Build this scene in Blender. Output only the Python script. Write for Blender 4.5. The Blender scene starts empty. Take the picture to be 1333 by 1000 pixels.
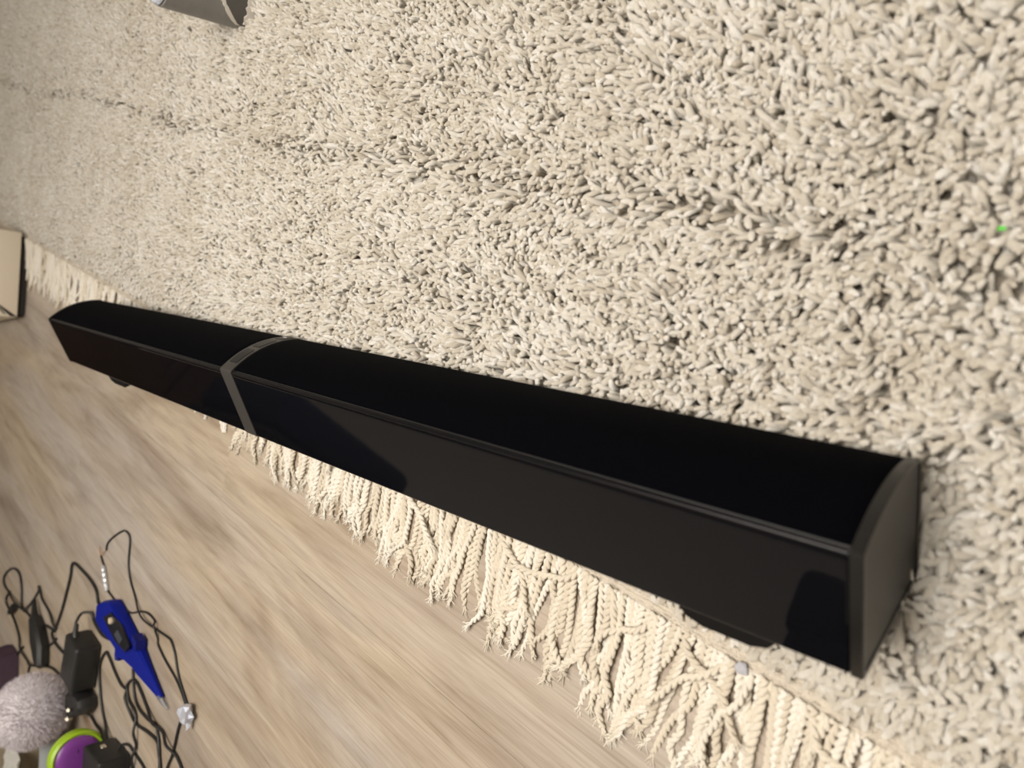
import bpy, bmesh, math, random
import numpy as np
from mathutils import Vector, Matrix, Euler, noise

random.seed(7)
rng = np.random.default_rng(7)
scene = bpy.context.scene
COL = scene.collection
R = math.radians
PI = math.pi

# ------------------------------------------------------------------ camera
cam_d = bpy.data.cameras.new('camera')
cam_d.sensor_width = 36.0
cam_d.lens = 24.9515
cam_d.clip_start = 0.01
cam_d.dof.use_dof = True
cam_d.dof.focus_distance = 0.50
cam_d.dof.aperture_fstop = 7.0
cam = bpy.data.objects.new('camera', cam_d)
COL.objects.link(cam)
right = Vector((-0.7253, -0.1377, -0.6745)).normalized()
fwd = Vector((0.6730, 0.0645, -0.7368))
fwd = (fwd - right * fwd.dot(right)).normalized()
up = right.cross(fwd)
M = Matrix((right, up, -fwd)).transposed().to_4x4()
M.translation = Vector((-0.0644, -0.0745, 0.3391))
cam.matrix_world = M
scene.camera = cam

# ------------------------------------------------------------------ world, lamps, exposure
world = bpy.data.worlds.new('world')
scene.world = world
world.use_nodes = True
world.node_tree.nodes['Background'].inputs[0].default_value = (0.9, 0.93, 1.0, 1)
world.node_tree.nodes['Background'].inputs[1].default_value = 0.3

def area_light(name, loc, size, power, col):
    d = bpy.data.lights.new(name, 'AREA')
    d.shape = 'DISK'
    d.size = size
    d.energy = power
    d.color = col
    o = bpy.data.objects.new(name, d)
    o.location = loc
    COL.objects.link(o)
    return o

area_light('ceiling_lamp_light', (1.10, 0.25, 2.43), 1.1, 10, (1.0, 0.96, 0.91))
area_light('added_pool_light', (0.16, -0.10, 1.195), 0.84, 16.8, (1.0, 0.96, 0.915))  # made-up source, added for a soft pool of light on the rug

vs = scene.view_settings
vs.view_transform = 'Standard'
vs.look = 'None'
vs.exposure = 0.0
vs.gamma = 1.0
vs.use_curve_mapping = False
scene.cycles.diffuse_bounces = 8
scene.cycles.max_bounces = 14

# ------------------------------------------------------------------ materials
def mat(name, col, rough=0.5, metal=0.0, spec=0.5, **kw):
    m = bpy.data.materials.new(name)
    m.use_nodes = True
    b = m.node_tree.nodes['Principled BSDF']
    b.inputs['Base Color'].default_value = (*col, 1)
    b.inputs['Roughness'].default_value = rough
    b.inputs['Metallic'].default_value = metal
    b.inputs['Specular IOR Level'].default_value = spec
    for k, v in kw.items():
        b.inputs[k.replace('_', ' ')].default_value = v
    return m

def nd(m, t, **kw):
    n = m.node_tree.nodes.new(t)
    for k, v in kw.items():
        setattr(n, k, v)
    return n

def lk(m, a, b):
    m.node_tree.links.new(a, b)

def ramp(m, stops):
    r = nd(m, 'ShaderNodeValToRGB')
    e = r.color_ramp.elements
    while len(e) < len(stops):
        e.new(0.5)
    for el, (p, c) in zip(e, stops):
        el.position = p
        el.color = (*c, 1)
    return r

def noisy(m, scale, amount, dist=0.002, detail=4.0):
    """fine bump and a little colour mottling on a plain material"""
    b = m.node_tree.nodes['Principled BSDF']
    tc = nd(m, 'ShaderNodeTexCoord')
    n = nd(m, 'ShaderNodeTexNoise')
    n.inputs['Scale'].default_value = scale
    n.inputs['Detail'].default_value = detail
    lk(m, tc.outputs['Object'], n.inputs['Vector'])
    bp = nd(m, 'ShaderNodeBump')
    bp.inputs['Strength'].default_value = amount
    bp.inputs['Distance'].default_value = dist
    lk(m, n.outputs['Fac'], bp.inputs['Height'])
    lk(m, bp.outputs['Normal'], b.inputs['Normal'])
    return n

M_ = {}
M_['gloss'] = mat('gloss_black', (0.003, 0.003, 0.004), 0.03, 0, 0.36)
M_['grille'] = mat('black_fabric', (0.0011, 0.0012, 0.0021), 0.8, 0, 0.025)
noisy(M_['grille'], 2600, 0.35, 0.0004, 2)
M_['housing'] = mat('black_plastic', (0.010, 0.010, 0.010), 0.42)
M_['trim'] = mat('satin_black_trim', (0.004, 0.004, 0.005), 0.22, 0, 0.2)
M_['cap_rim'] = mat('satin_cap_rim', (0.008, 0.0075, 0.007), 0.3)
M_['cap_face'] = mat('matt_cap_face', (0.040, 0.038, 0.034), 0.5)
M_['band'] = mat('grey_band', (0.034, 0.032, 0.029), 0.45)
M_['button'] = mat('button_dark', (0.008, 0.008, 0.008), 0.5)
M_['icon'] = mat('icon_pale', (0.45, 0.44, 0.42), 0.5)
M_['rubber'] = mat('rubber_foot', (0.005, 0.0048, 0.0048), 0.6, 0, 0.15)
M_['cable'] = mat('black_cable', (0.013, 0.013, 0.013), 0.45)
M_['plug'] = mat('black_plug', (0.014, 0.014, 0.014), 0.5)
noisy(M_['plug'], 300, 0.15, 0.001)
M_['copper'] = mat('copper', (0.75, 0.36, 0.18), 0.3, 1.0)
M_['pin'] = mat('bright_pin', (0.85, 0.80, 0.68), 0.25, 0.9)
M_['foil'] = mat('foil', (0.74, 0.79, 0.92), 0.3, 0.55)
M_['wrap'] = mat('silver_wrap', (0.62, 0.64, 0.68), 0.35, 0.6)
noisy(M_['wrap'], 400, 0.8, 0.001)
M_['blue'] = mat('blue_plastic', (0.002, 0.009, 0.20), 0.45, 0, 0.15)
M_['blue2'] = mat('blue_plastic_trim', (0.002, 0.007, 0.14), 0.4, 0, 0.3)
M_['window'] = mat('dark_window', (0.008, 0.008, 0.012), 0.2)
M_['lcd'] = mat('lcd_grey', (0.05, 0.055, 0.07), 0.25)
M_['pale'] = mat('pale_button', (0.62, 0.52, 0.38), 0.4)
M_['clear'] = mat('clear_tip', (0.75, 0.78, 0.82), 0.15, 0, 0.5, Transmission_Weight=0.85, IOR=1.45)
M_['purple'] = mat('purple_plastic', (0.20, 0.045, 0.28), 0.35)
M_['lime'] = mat('lime_plastic', (0.33, 0.52, 0.02), 0.38)
M_['slot'] = mat('slot_dark', (0.03, 0.008, 0.03), 0.6)
M_['plush'] = mat('grey_plush', (0.66, 0.62, 0.65), 0.95, 0, 0.1)
M_['plush_neck'] = mat('grey_felt', (0.30, 0.325, 0.325), 0.9, 0, 0.1)
M_['khaki'] = mat('khaki_cloth', (0.20, 0.165, 0.115), 0.9, 0, 0.1)
noisy(M_['khaki'], 60, 0.5, 0.004)
M_['aubergine'] = mat('aubergine_cloth', (0.065, 0.042, 0.058), 0.85, 0, 0.1)
noisy(M_['aubergine'], 120, 0.4, 0.003)
M_['paper'] = mat('white_paper', (0.78, 0.77, 0.74), 0.7)
M_['carton'] = mat('cream_carton', (0.74, 0.66, 0.53), 0.55)
noisy(M_['carton'], 40, 0.1, 0.002)
M_['carton_dark'] = mat('carton_dark_gap', (0.02, 0.016, 0.013), 0.8)  # near-black for flap lines and the painted shadow gap under the carton
M_['tape'] = mat('grey_tape', (0.19, 0.182, 0.17), 0.42)
noisy(M_['tape'], 90, 0.4, 0.002)
M_['tape2'] = mat('dark_grey_tape', (0.085, 0.08, 0.074), 0.42)
M_['tape_edge'] = mat('torn_tape_edge', (0.62, 0.58, 0.52), 0.8)
M_['tape_core'] = mat('blue_grey_core', (0.42, 0.44, 0.50), 0.9)
noisy(M_['tape_core'], 220, 0.9, 0.003)
M_['green'] = mat('green_fleck', (0.10, 0.55, 0.05), 0.6)
M_['scrap'] = mat('clear_scrap', (0.62, 0.62, 0.66), 0.2, 0, 0.5, Transmission_Weight=0.4)
M_['wall'] = mat('wall_paint', (0.70, 0.68, 0.65), 0.9)
noisy(M_['wall'], 60, 0.1)
M_['ceil'] = mat('ceiling_paint', (0.80, 0.79, 0.77), 0.9)
M_['skirt'] = mat('white_skirting', (0.75, 0.74, 0.72), 0.4)
M_['subfloor'] = mat('subfloor', (0.10, 0.07, 0.045), 0.9)
M_['walnut'] = mat('dark_walnut', (0.055, 0.030, 0.014), 0.4)
noisy(M_['walnut'], 14, 0.1)
M_['navy'] = mat('navy_upholstery', (0.008, 0.015, 0.042), 0.9)
noisy(M_['navy'], 250, 0.4)
M_['charcoal'] = mat('charcoal_upholstery', (0.006, 0.006, 0.007), 0.9)
M_['lampglass'] = mat('lamp_glass', (0.9, 0.88, 0.84), 0.5)
_b = M_['lampglass'].node_tree.nodes['Principled BSDF']
_b.inputs['Emission Color'].default_value = (1.0, 0.87, 0.70, 1)
_b.inputs['Emission Strength'].default_value = 3.0

def wood_material():
    m = mat('oak_laminate', (0.5, 0.4, 0.3), 0.42, 0, 0.35)
    b = m.node_tree.nodes['Principled BSDF']
    tc = nd(m, 'ShaderNodeTexCoord')
    oi = nd(m, 'ShaderNodeObjectInfo')
    add = nd(m, 'ShaderNodeVectorMath', operation='MULTIPLY_ADD')
    comb = nd(m, 'ShaderNodeCombineXYZ')
    for k in range(3):
        lk(m, oi.outputs['Random'], comb.inputs[k])
    lk(m, comb.outputs[0], add.inputs[0])
    add.inputs[1].default_value = (37.0, 19.0, 11.0)
    lk(m, tc.outputs['Object'], add.inputs[2])
    geo = nd(m, 'ShaderNodeNewGeometry')
    tcw = nd(m, 'ShaderNodeVectorRotate', rotation_type='Z_AXIS')
    tcw.inputs['Angle'].default_value = R(7.5)
    lk(m, geo.outputs['Position'], tcw.inputs['Vector'])
    def tex(scale_vec, sc, detail, rough=0.6, distort=0.0, shared=False):
        mp = nd(m, 'ShaderNodeMapping')
        mp.inputs['Scale'].default_value = scale_vec
        lk(m, (tcw.outputs[0] if shared else add.outputs[0]), mp.inputs['Vector'])
        n = nd(m, 'ShaderNodeTexNoise')
        n.inputs['Scale'].default_value = sc
        n.inputs['Detail'].default_value = detail
        n.inputs['Roughness'].default_value = rough
        n.inputs['Distortion'].default_value = distort
        lk(m, mp.outputs[0], n.inputs['Vector'])
        return n
    broad = tex((1.5, 8.0, 1), 1.9, 5, 0.58, 1.2, True)      # wide cathedral stripes
    streak = tex((3.6, 40.0, 1), 2.0, 6, 0.65, 0.5)   # grain streaks
    fine = tex((9.0, 420.0, 1), 1.6, 4, 0.6)         # pores
    hue = tex((1.2, 7.0, 1), 1.3, 3, 0.5, 0.5, True)
    r1 = ramp(m, [(0.26, (0.244, 0.196, 0.146)), (0.42, (0.331, 0.283, 0.224)), (0.57, (0.399, 0.351, 0.285)), (0.75, (0.322, 0.289, 0.248))])
    lk(m, broad.outputs['Fac'], r1.inputs[0])
    r2 = ramp(m, [(0.30, (0.76, 0.73, 0.69)), (0.46, (0.96, 0.95, 0.94)), (0.60, (1.05, 1.05, 1.05)), (0.8, (0.93, 0.92, 0.91))])
    lk(m, streak.outputs['Fac'], r2.inputs[0])
    mx = nd(m, 'ShaderNodeMix', data_type='RGBA', blend_type='MULTIPLY')
    mx.inputs[0].default_value = 1.0
    lk(m, r1.outputs[0], mx.inputs[6])
    lk(m, r2.outputs[0], mx.inputs[7])
    r3 = ramp(m, [(0.32, (0.82, 0.79, 0.75)), (0.5, (1, 1, 1)), (0.7, (1.06, 1.06, 1.06))])
    lk(m, fine.outputs['Fac'], r3.inputs[0])
    mx2 = nd(m, 'ShaderNodeMix', data_type='RGBA', blend_type='MULTIPLY')
    mx2.inputs[0].default_value = 1.0
    lk(m, mx.outputs[2], mx2.inputs[6])
    lk(m, r3.outputs[0], mx2.inputs[7])
    # greyer bands
    r4 = ramp(m, [(0.38, (1.04, 0.99, 0.93)), (0.62, (0.99, 1.0, 1.08))])
    lk(m, hue.outputs['Fac'], r4.inputs[0])
    mx3 = nd(m, 'ShaderNodeMix', data_type='RGBA', blend_type='MULTIPLY')
    mx3.inputs[0].default_value = 1.0
    lk(m, mx2.outputs[2], mx3.inputs[6])
    lk(m, r4.outputs[0], mx3.inputs[7])
    # knots
    mp = nd(m, 'ShaderNodeMapping')
    mp.inputs['Scale'].default_value = (3.2, 9.0, 1)
    lk(m, add.outputs[0], mp.inputs['Vector'])
    vo = nd(m, 'ShaderNodeTexVoronoi')
    vo.inputs['Scale'].default_value = 1.0
    lk(m, mp.outputs[0], vo.inputs['Vector'])
    r5 = ramp(m, [(0.0, (0.42, 0.32, 0.24)), (0.05, (0.62, 0.54, 0.46)), (0.11, (1, 1, 1))])
    lk(m, vo.outputs['Distance'], r5.inputs[0])
    mx4 = nd(m, 'ShaderNodeMix', data_type='RGBA', blend_type='MULTIPLY')
    mx4.inputs[0].default_value = 0.8
    lk(m, mx3.outputs[2], mx4.inputs[6])
    lk(m, r5.outputs[0], mx4.inputs[7])
    lk(m, mx4.outputs[2], b.inputs['Base Color'])
    bp = nd(m, 'ShaderNodeBump')
    bp.inputs['Strength'].default_value = 0.12
    bp.inputs['Distance'].default_value = 0.001
    lk(m, fine.outputs['Fac'], bp.inputs['Height'])
    lk(m, bp.outputs[0], b.inputs['Normal'])
    return m
M_['wood'] = wood_material()

def yarn_material(name, attr, c0, c1, c2, bump=True, translucent=0.0, soft=0.5):
    m = mat(name, c1, 0.85, 0, 0.15)
    b = m.node_tree.nodes['Principled BSDF']
    b.inputs['Sheen Weight'].default_value = 0.25
    b.inputs['Sheen Roughness'].default_value = 0.5
    if attr:
        a = nd(m, 'ShaderNodeAttribute', attribute_type='INSTANCER', attribute_name='tone')
        src = a.outputs['Fac']
    else:
        oi = nd(m, 'ShaderNodeObjectInfo')
        src = oi.outputs['Random']
    r = ramp(m, [(0.0, c0), (0.5, c1), (1.0, c2)])
    lk(m, src, r.inputs[0])
    lk(m, r.outputs[0], b.inputs['Base Color'])
    if translucent:
        tr = nd(m, 'ShaderNodeBsdfTranslucent')
        lk(m, r.outputs[0], tr.inputs['Color'])
        mxs = nd(m, 'ShaderNodeMixShader')
        mxs.inputs[0].default_value = translucent
        out = m.node_tree.nodes['Material Output']
        lk(m, b.outputs[0], mxs.inputs[1])
        lk(m, tr.outputs[0], mxs.inputs[2])
        lk(m, mxs.outputs[0], out.inputs['Surface'])
    if bump:
        tc = nd(m, 'ShaderNodeTexCoord')
        n = nd(m, 'ShaderNodeTexNoise')
        n.inputs['Scale'].default_value = 900
        n.inputs['Detail'].default_value = 2
        lk(m, tc.outputs['Object'], n.inputs['Vector'])
        bp = nd(m, 'ShaderNodeBump')
        bp.inputs['Strength'].default_value = 0.5
        bp.inputs['Distance'].default_value = 0.0006
        lk(m, n.outputs['Fac'], bp.inputs['Height'])
        # loose fibres scatter light: soften the shading towards the pile direction
        va = nd(m, 'ShaderNodeVectorMath', operation='MULTIPLY_ADD')
        va.inputs[1].default_value = (soft, soft, soft)
        va.inputs[2].default_value = (0, 0, 1 - soft)
        lk(m, bp.outputs[0], va.inputs[0])
        vn_ = nd(m, 'ShaderNodeVectorMath', operation='NORMALIZE')
        lk(m, va.outputs[0], vn_.inputs[0])
        lk(m, vn_.outputs[0], b.inputs['Normal'])
    return m
M_['pile'] = yarn_material('cream_pile_yarn', True, (0.60, 0.54, 0.445), (0.725, 0.68, 0.595), (0.845, 0.82, 0.765), translucent=0.36)
M_['cord'] = yarn_material('cream_cord', False, (0.62, 0.55, 0.44), (0.71, 0.645, 0.53), (0.79, 0.75, 0.67), translucent=0.15, soft=0.75)
M_['weave'] = mat('cream_flat_weave', (0.56, 0.50, 0.41), 0.9, 0, 0.1)
noisy(M_['weave'], 260, 1.0, 0.004)
M_['backing'] = mat('rug_backing', (0.42, 0.37, 0.30), 0.95, 0, 0.05)

# ------------------------------------------------------------------ helpers
def tag(o, label=None, cat=None, group=None, kind=None):
    if label: o['label'] = label
    if cat: o['category'] = cat
    if group: o['group'] = group
    if kind: o['kind'] = kind
    return o

def link(name, me, m, parent=None):
    o = bpy.data.objects.new(name, me)
    if m is not None and not me.materials:
        me.materials.append(m)
    COL.objects.link(o)
    if parent is not None:
        o.parent = parent
    return o

def from_bm(name, bm, m, parent=None, smooth=True, angle=35):
    me = bpy.data.meshes.new(name)
    bm.normal_update()
    bm.to_mesh(me)
    bm.free()
    if smooth:
        for p in me.polygons:
            p.use_smooth = True
        try:
            me.set_sharp_from_angle(angle=R(angle))
        except Exception:
            pass
    return link(name, me, m, parent)

def empty(name, loc=(0, 0, 0), rot=(0, 0, 0)):
    o = bpy.data.objects.new(name, None)
    o.empty_display_size = 0.02
    o.location = loc
    o.rotation_euler = rot
    COL.objects.link(o)
    return o

def box_bm(x0, x1, y0, y1, z0, z1, bevel=0.0, seg=2, bm=None):
    own = bm is None
    if own:
        bm = bmesh.new()
    res = bmesh.ops.create_cube(bm, size=1.0)
    for v in res['verts']:
        v.co = Vector(((v.co.x + .5) * (x1 - x0) + x0, (v.co.y + .5) * (y1 - y0) + y0, (v.co.z + .5) * (z1 - z0) + z0))
    if bevel > 0:
        es = list({e for v in res['verts'] for e in v.link_edges})
        bmesh.ops.bevel(bm, geom=es, offset=bevel, segments=seg, profile=0.6, affect='EDGES')
    return bm

def prism(poly, axis, h0, h1, bm=None):
    """extrude a 2D polygon; axis 'x' -> poly is (y,z); axis 'z' -> poly is (x,y)"""
    if bm is None:
        bm = bmesh.new()
    f = (lambda p, h: Vector((h, p[0], p[1]))) if axis == 'x' else (lambda p, h: Vector((p[0], p[1], h)))
    a = [bm.verts.new(f(p, h0)) for p in poly]
    b = [bm.verts.new(f(p, h1)) for p in poly]
    n = len(poly)
    bm.faces.new(a[::-1])
    bm.faces.new(b)
    for i in range(n):
        bm.faces.new((a[i], a[(i + 1) % n], b[(i + 1) % n], b[i]))
    bmesh.ops.recalc_face_normals(bm, faces=bm.faces)
    return bm

def catmull(pts, sub):
    P = [Vector(p) for p in pts]
    P = [P[0] * 2 - P[1]] + P + [P[-1] * 2 - P[-2]]
    out = []
    for i in range(1, len(P) - 2):
        p0, p1, p2, p3 = P[i - 1:i + 3]
        for k in range(sub):
            t = k / sub
            out.append(0.5 * ((2 * p1) + (p2 - p0) * t + (2 * p0 - 5 * p1 + 4 * p2 - p3) * t * t + (3 * p1 - p0 - 3 * p2 + p3) * t ** 3))
    out.append(P[-2])
    return out

def tube(path, rad, sides=8, bm=None, cap=True):
    """rad: number or function of 0..1"""
    if bm is None:
        bm = bmesh.new()
    n = len(path)
    rings = []
    nrm = None
    for i, p in enumerate(path):
        t = (path[min(i + 1, n - 1)] - path[max(i - 1, 0)])
        if t.length < 1e-9:
            t = Vector((1, 0, 0))
        t.normalize()
        if nrm is None:
            nrm = t.orthogonal().normalized()
        nrm = (nrm - t * nrm.dot(t))
        if nrm.length < 1e-6:
            nrm = t.orthogonal()
        nrm.normalize()
        bn = t.cross(nrm)
        r = rad(i / (n - 1)) if callable(rad) else rad
        rings.append([bm.verts.new(p + (nrm * math.cos(2 * PI * k / sides) + bn * math.sin(2 * PI * k / sides)) * r) for k in range(sides)])
    for a, b in zip(rings, rings[1:]):
        for k in range(sides):
            bm.faces.new((a[k], a[(k + 1) % sides], b[(k + 1) % sides], b[k]))
    if cap:
        bm.faces.new(rings[0][::-1])
        bm.faces.new(rings[-1])
    return bm

# ================================================================== ROOM
GA = R(-7.5)                     # the planks run at this angle to the soundbar
ca, sa = math.cos(GA), math.sin(GA)
U0, U1, V0, V1 = -1.75, 3.05, -1.88, 1.92
def room_xy(u, v):
    return (ca * u - sa * v, sa * u + ca * v)

def room_box(name, u0, u1, v0, v1, z0, z1, m, bevel=0.0):
    o = from_bm(name, box_bm(u0, u1, v0, v1, z0, z1, bevel), m, None, smooth=False)
    o.rotation_euler = (0, 0, GA)
    return o

floor = room_box('floor', U0, U1, V0, V1, -0.10, -0.010, M_['subfloor'])
tag(floor, 'pale oak laminate floor with plank grain', 'floor', kind='structure')
PW = 0.19
plank_cache = {}
def plank_mesh(length):
    key = round(length, 3)
    if key not in plank_cache:
        bm = box_bm(-length / 2, length / 2, -PW / 2 + .0001, PW / 2 - .0001, -0.0098, 0.0)
        es = [e for e in bm.edges if all(v.co.z > -1e-6 for v in e.verts)]
        bmesh.ops.bevel(bm, geom=es, offset=0.0003, segments=1, affect='EDGES')
        me = bpy.data.meshes.new('plank')
        bm.to_mesh(me)
        bm.free()
        me.materials.append(M_['wood'])
        plank_cache[key] = me
    return plank_cache[key]
rows = int(round((V1 - V0) / PW))
for r_ in range(rows):
    vc = V0 + PW * (r_ + .5)
    u = U0
    first = (0.61 + 0.43 * r_) % 1.28
    if first < .15:
        first += .35
    while u < U1 - 1e-4:
        ln = min(first if u == U0 else 1.28, U1 - u)
        o = link('plank', plank_mesh(ln), None, floor)
        o.location = (u + ln / 2, vc, 0)
        u += ln
HT = 2.5
for nm, a in (('wall_far', (U1, U1 + .1, V0 - .1, V1 + .1)), ('wall_near', (U0 - .1, U0, V0 - .1, V1 + .1)),
              ('wall_left', (U0, U1, V1, V1 + .1)), ('wall_right', (U0, U1, V0 - .1, V0))):
    tag(room_box(nm, *a, -0.10, HT, M_['wall']), kind='structure')
tag(room_box('ceiling', U0 - .1, U1 + .1, V0 - .1, V1 + .1, HT, HT + .1, M_['ceil']), kind='structure')
for nm, a in (('baseboard_far', (U1 - .015, U1, V0, V1)), ('baseboard_left', (U0, U1 - .015, V1 - .015, V1)), ('baseboard_right', (U0, U1 - .015, V0, V0 + .015))):
    tag(room_box(nm, *a, 0.0, 0.08, M_['skirt'], 0.002), kind='structure')

# ================================================================== RUG
RA = R(-8.1)
cu, su = math.cos(RA), math.sin(RA)
EDGE = Vector((0.0, 0.0772, 0.0))
def rug_xy(u, v):            # u along the fringed edge, v into the rug
    return (EDGE.x + cu * u + su * v, EDGE.y + su * u - cu * v)
rug = empty('shag_rug', (EDGE.x, EDGE.y, 0), (0, 0, RA))
tag(rug, 'thick cream shag rug with twisted fringe along its edge', 'rug')
# rug local frame: +x along the edge, -y into the rug
RU0, RU1, RV = -0.42, 2.35, 1.05


# woven end band: rows of ribs across the edge
bm = bmesh.new()
nr = 9
prof = [(0.0, 0.0004)]
for k in range(nr):
    c = -0.019 * (k / nr)
    prof += [(c - .0002, 0.0042), (c - .00105, 0.0049), (c - .0019, 0.0042)]
prof += [(-0.0195, 0.0004)]
us = np.arange(RU0, RU1 + .001, 0.0035)
grid = []
for i, u in enumerate(us):
    grid.append([bm.verts.new((u, y + .0004 * noise.noise(Vector((u * 60, y * 300, 0))), z + (.0007 * noise.noise(Vector((u * 240, y * 500, 3))) if 0 < k < len(prof) - 1 else 0)))
                 for k, (y, z) in enumerate(prof)])
for a, b in zip(grid, grid[1:]):
    for k in range(len(prof) - 1):
        bm.faces.new((a[k], a[k + 1], b[k + 1], b[k]))
bmesh.ops.recalc_face_normals(bm, faces=bm.faces)
from_bm('woven_band', bm, M_['weave'], rug, angle=60)

# --- soundbar section in world (y,z), for pressing the pile down under it
BAR_TILT = R(-29.0)
BAR_A, BAR_D, BAR_L = 0.0570, 0.0621, 0.9334
BAR_POS = Vector((0.0, 0.0, 0.0062))
def pile_limit(x, y):
    """height left for the pile under the soundbar lying on it"""
    if x < -0.004 or x > BAR_L + .004:
        return 9.0
    if -0.0505 <= y <= 0.0:
        return 0.006 - y * math.tan(R(29)) - .001
    if 0.0 < y <= 0.031:
        return 0.006 + y * math.tan(R(61)) - .001
    return 9.0

# dense base of the pile, higher where nothing presses on it
bm = bmesh.new()
gu = np.arange(RU0, RU1 + .001, .011)
gv = np.concatenate([np.arange(.017, .20, .008), np.arange(.20, RV, .022)])
top = []
for u in gu:
    row = []
    for v in gv:
        x, y = rug_xy(u, v)
        lim = min(pile_limit(x + dx, y + dy) for dx in (-.012, 0, .012) for dy in (-.012, 0, .012))
        z = min(0.0045 + .0075 * min(1.0, max(0.0, (v - .02) / .06)), max(.0015, lim - .005))
        row.append(bm.verts.new((u, -v, z + .0008 * noise.noise(Vector((u * 50, v * 50, 0))))))
    top.append(row)
for a, b in zip(top, top[1:]):
    for k in range(len(gv) - 1):
        bm.faces.new((a[k], b[k], b[k + 1], a[k + 1]))
rimv = [r[0] for r in top] + top[-1][1:] + [r[-1] for r in top[-2::-1]] + top[0][-2:0:-1]
low = [bm.verts.new((v.co.x, v.co.y, .0004)) for v in rimv]
for k in range(len(rimv)):
    q = (k + 1) % len(rimv)
    bm.faces.new((rimv[k], rimv[q], low[q], low[k]))
bm.faces.new(low)
bmesh.ops.recalc_face_normals(bm, faces=bm.faces)
from_bm('backing', bm, M_['backing'], rug)

# --- pile: tens of thousands of cut yarn ends
def tuft_mesh(k):
    rs = random.Random(100 + k)
    bm = bmesh.new()
    segs = 6
    bend = rs.uniform(0.05, 0.50)
    hook = rs.uniform(0.0, 0.7)
    ph = rs.uniform(0, 6.28)
    p = Vector((0, 0, 0))
    ang = 0.0
    pts = [p.copy()]
    for i in range(segs):
        ang += bend / segs + (hook / 2 if i >= segs - 2 else 0)
        p = p + Vector((math.sin(ang), 0.10 * math.sin(ph + i * .9), math.cos(ang))) / segs
        pts.append(p.copy())
    path = catmull(pts, 1)
    w = rs.uniform(0.062, 0.088)
    def rad(t):
        base = w * (0.74 + 0.48 * t)
        return base * (1.0 if t < .84 else 0.72 if t < .95 else 0.30)
    path.insert(-1, path[-2].lerp(path[-1], .6))
    tube(path, rad, 6, bm)
    me = bpy.data.meshes.new('tuft')
    bm.to_mesh(me)
    bm.free()
    for f in me.polygons:
        f.use_smooth = True
    me.materials.append(M_['pile'])
    return bpy.data.objects.new('tuft', me)     # only a source for the pile, not in the scene
TUFTS = [tuft_mesh(k) for k in range(9)]

def pile_points():
    P, ROT, SCL, IDX, TONE = [], [], [], [], []
    step = 0.0025
    un = np.arange(-0.40, 2.33, step)
    vn = np.arange(0.013, 1.02, step)
    for u0 in un:
        for v0 in vn:
            u = u0 + random.uniform(-.5, .5) * step * .9
            v = v0 + random.uniform(-.5, .5) * step * .9
            x, y = rug_xy(u, v)
            if y < -0.40 - 0.36 * (x + .1) - .12 or x < -0.26:
                continue
            n1 = noise.noise(Vector((u * 11, v * 11, 0.3)))
            n2 = noise.noise(Vector((u * 11, v * 11, 7.7)))
            n3 = noise.noise(Vector((u * 42, v * 42, 2.1)))
            n4 = noise.noise(Vector((u * 42, v * 42, 9.4)))
            cv = 0.199 + 0.033 * u + 0.006 * u * u + 0.004 * math.sin(u * 7.0) + 0.006 * n1     # the parting in the pile
            dv = v - cv
            h = 0.0268 + 0.003 * n1 + 0.0030 * n3
            h *= min(1.0, 0.26 + (v - 0.013) / 0.07)
            lu, lv = 0.22 * n1 + 0.26 * n3, 0.22 * n2 + 0.26 * n4
            if abs(dv) < 0.040:
                k = 0.8 * (1 - abs(dv) / 0.040) * max(0.25, min(1.0, 0.75 + 1.0 * n2))
                lv += -0.75 * k if dv < 0 else 0.22 * k
                if abs(dv) < 0.004:
                    h *= 0.8
            lu += random.gauss(0, .20)
            lv += random.gauss(0, .20)
            if -0.026 < x < 0.0 and -0.060 < y < 0.040:
                # flattened by the end of the bar and combed away from it
                q = 1 - abs(x) / 0.026
                h *= 1 - 0.55 * q
                lu -= 0.6 * q
            lim = pile_limit(x, y) - 0.004
            if lim < 0.003:
                continue
            if h > lim:
                # pressed flat by the bar, combed outwards
                q = max(lim / h, .15)
                ml = math.tan(math.acos(min(q, .999))) * .8
                a_ = random.uniform(-.6, .6)
                lu += ml * math.sin(a_)
                lv += ml * math.cos(a_)
                hh = h * .8
                if lim < .010:
                    hh = lim
            else:
                hh = h
            L = math.hypot(lu, lv)
            th = math.atan(min(L, 2.2))
            ph = math.atan2(-lv, lu)
            # keep tufts beside the bar from leaning into it
            P.append((u, -v, 0.004))
            # prototype bends towards +x: turn about z by ph, then tilt
            E_ = Matrix.Rotation(ph, 3, 'Z') @ Matrix.Rotation(th * .75, 3, 'Y') @ Matrix.Rotation(random.uniform(-1.3, 1.3), 3, 'Z')
            e = E_.to_euler()
            ROT.append((e.x, e.y, e.z))
            fat = random.uniform(.85, 1.25) * 0.0186
            SCL.append((fat, fat, hh * random.uniform(.90, 1.10)))
            IDX.append(random.randrange(len(TUFTS)))
            tone = 0.5 + 0.20 * n2 + 0.22 * n4 + random.gauss(0, .24)
            TONE.append(min(1, max(0, tone)))
    return P, ROT, SCL, IDX, TONE

P_, ROT, SCL, IDX, TONE = pile_points()
me = bpy.data.meshes.new('pile')
me.from_pydata(P_, [], [])
for nm, ty, dat, fld in (('rot', 'FLOAT_VECTOR', ROT, 'vector'), ('scl', 'FLOAT_VECTOR', SCL, 'vector'), ('idx', 'INT', IDX, 'value'), ('tone', 'FLOAT', TONE, 'value')):
    at = me.attributes.new(nm, ty, 'POINT')
    at.data.foreach_set(fld, np.array(dat, dtype=np.int32 if ty == 'INT' else np.float32).ravel())
pile = link('pile', me, M_['pile'], rug)
tag(pile, 'cream cut pile of curly yarn ends', kind='stuff')

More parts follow.
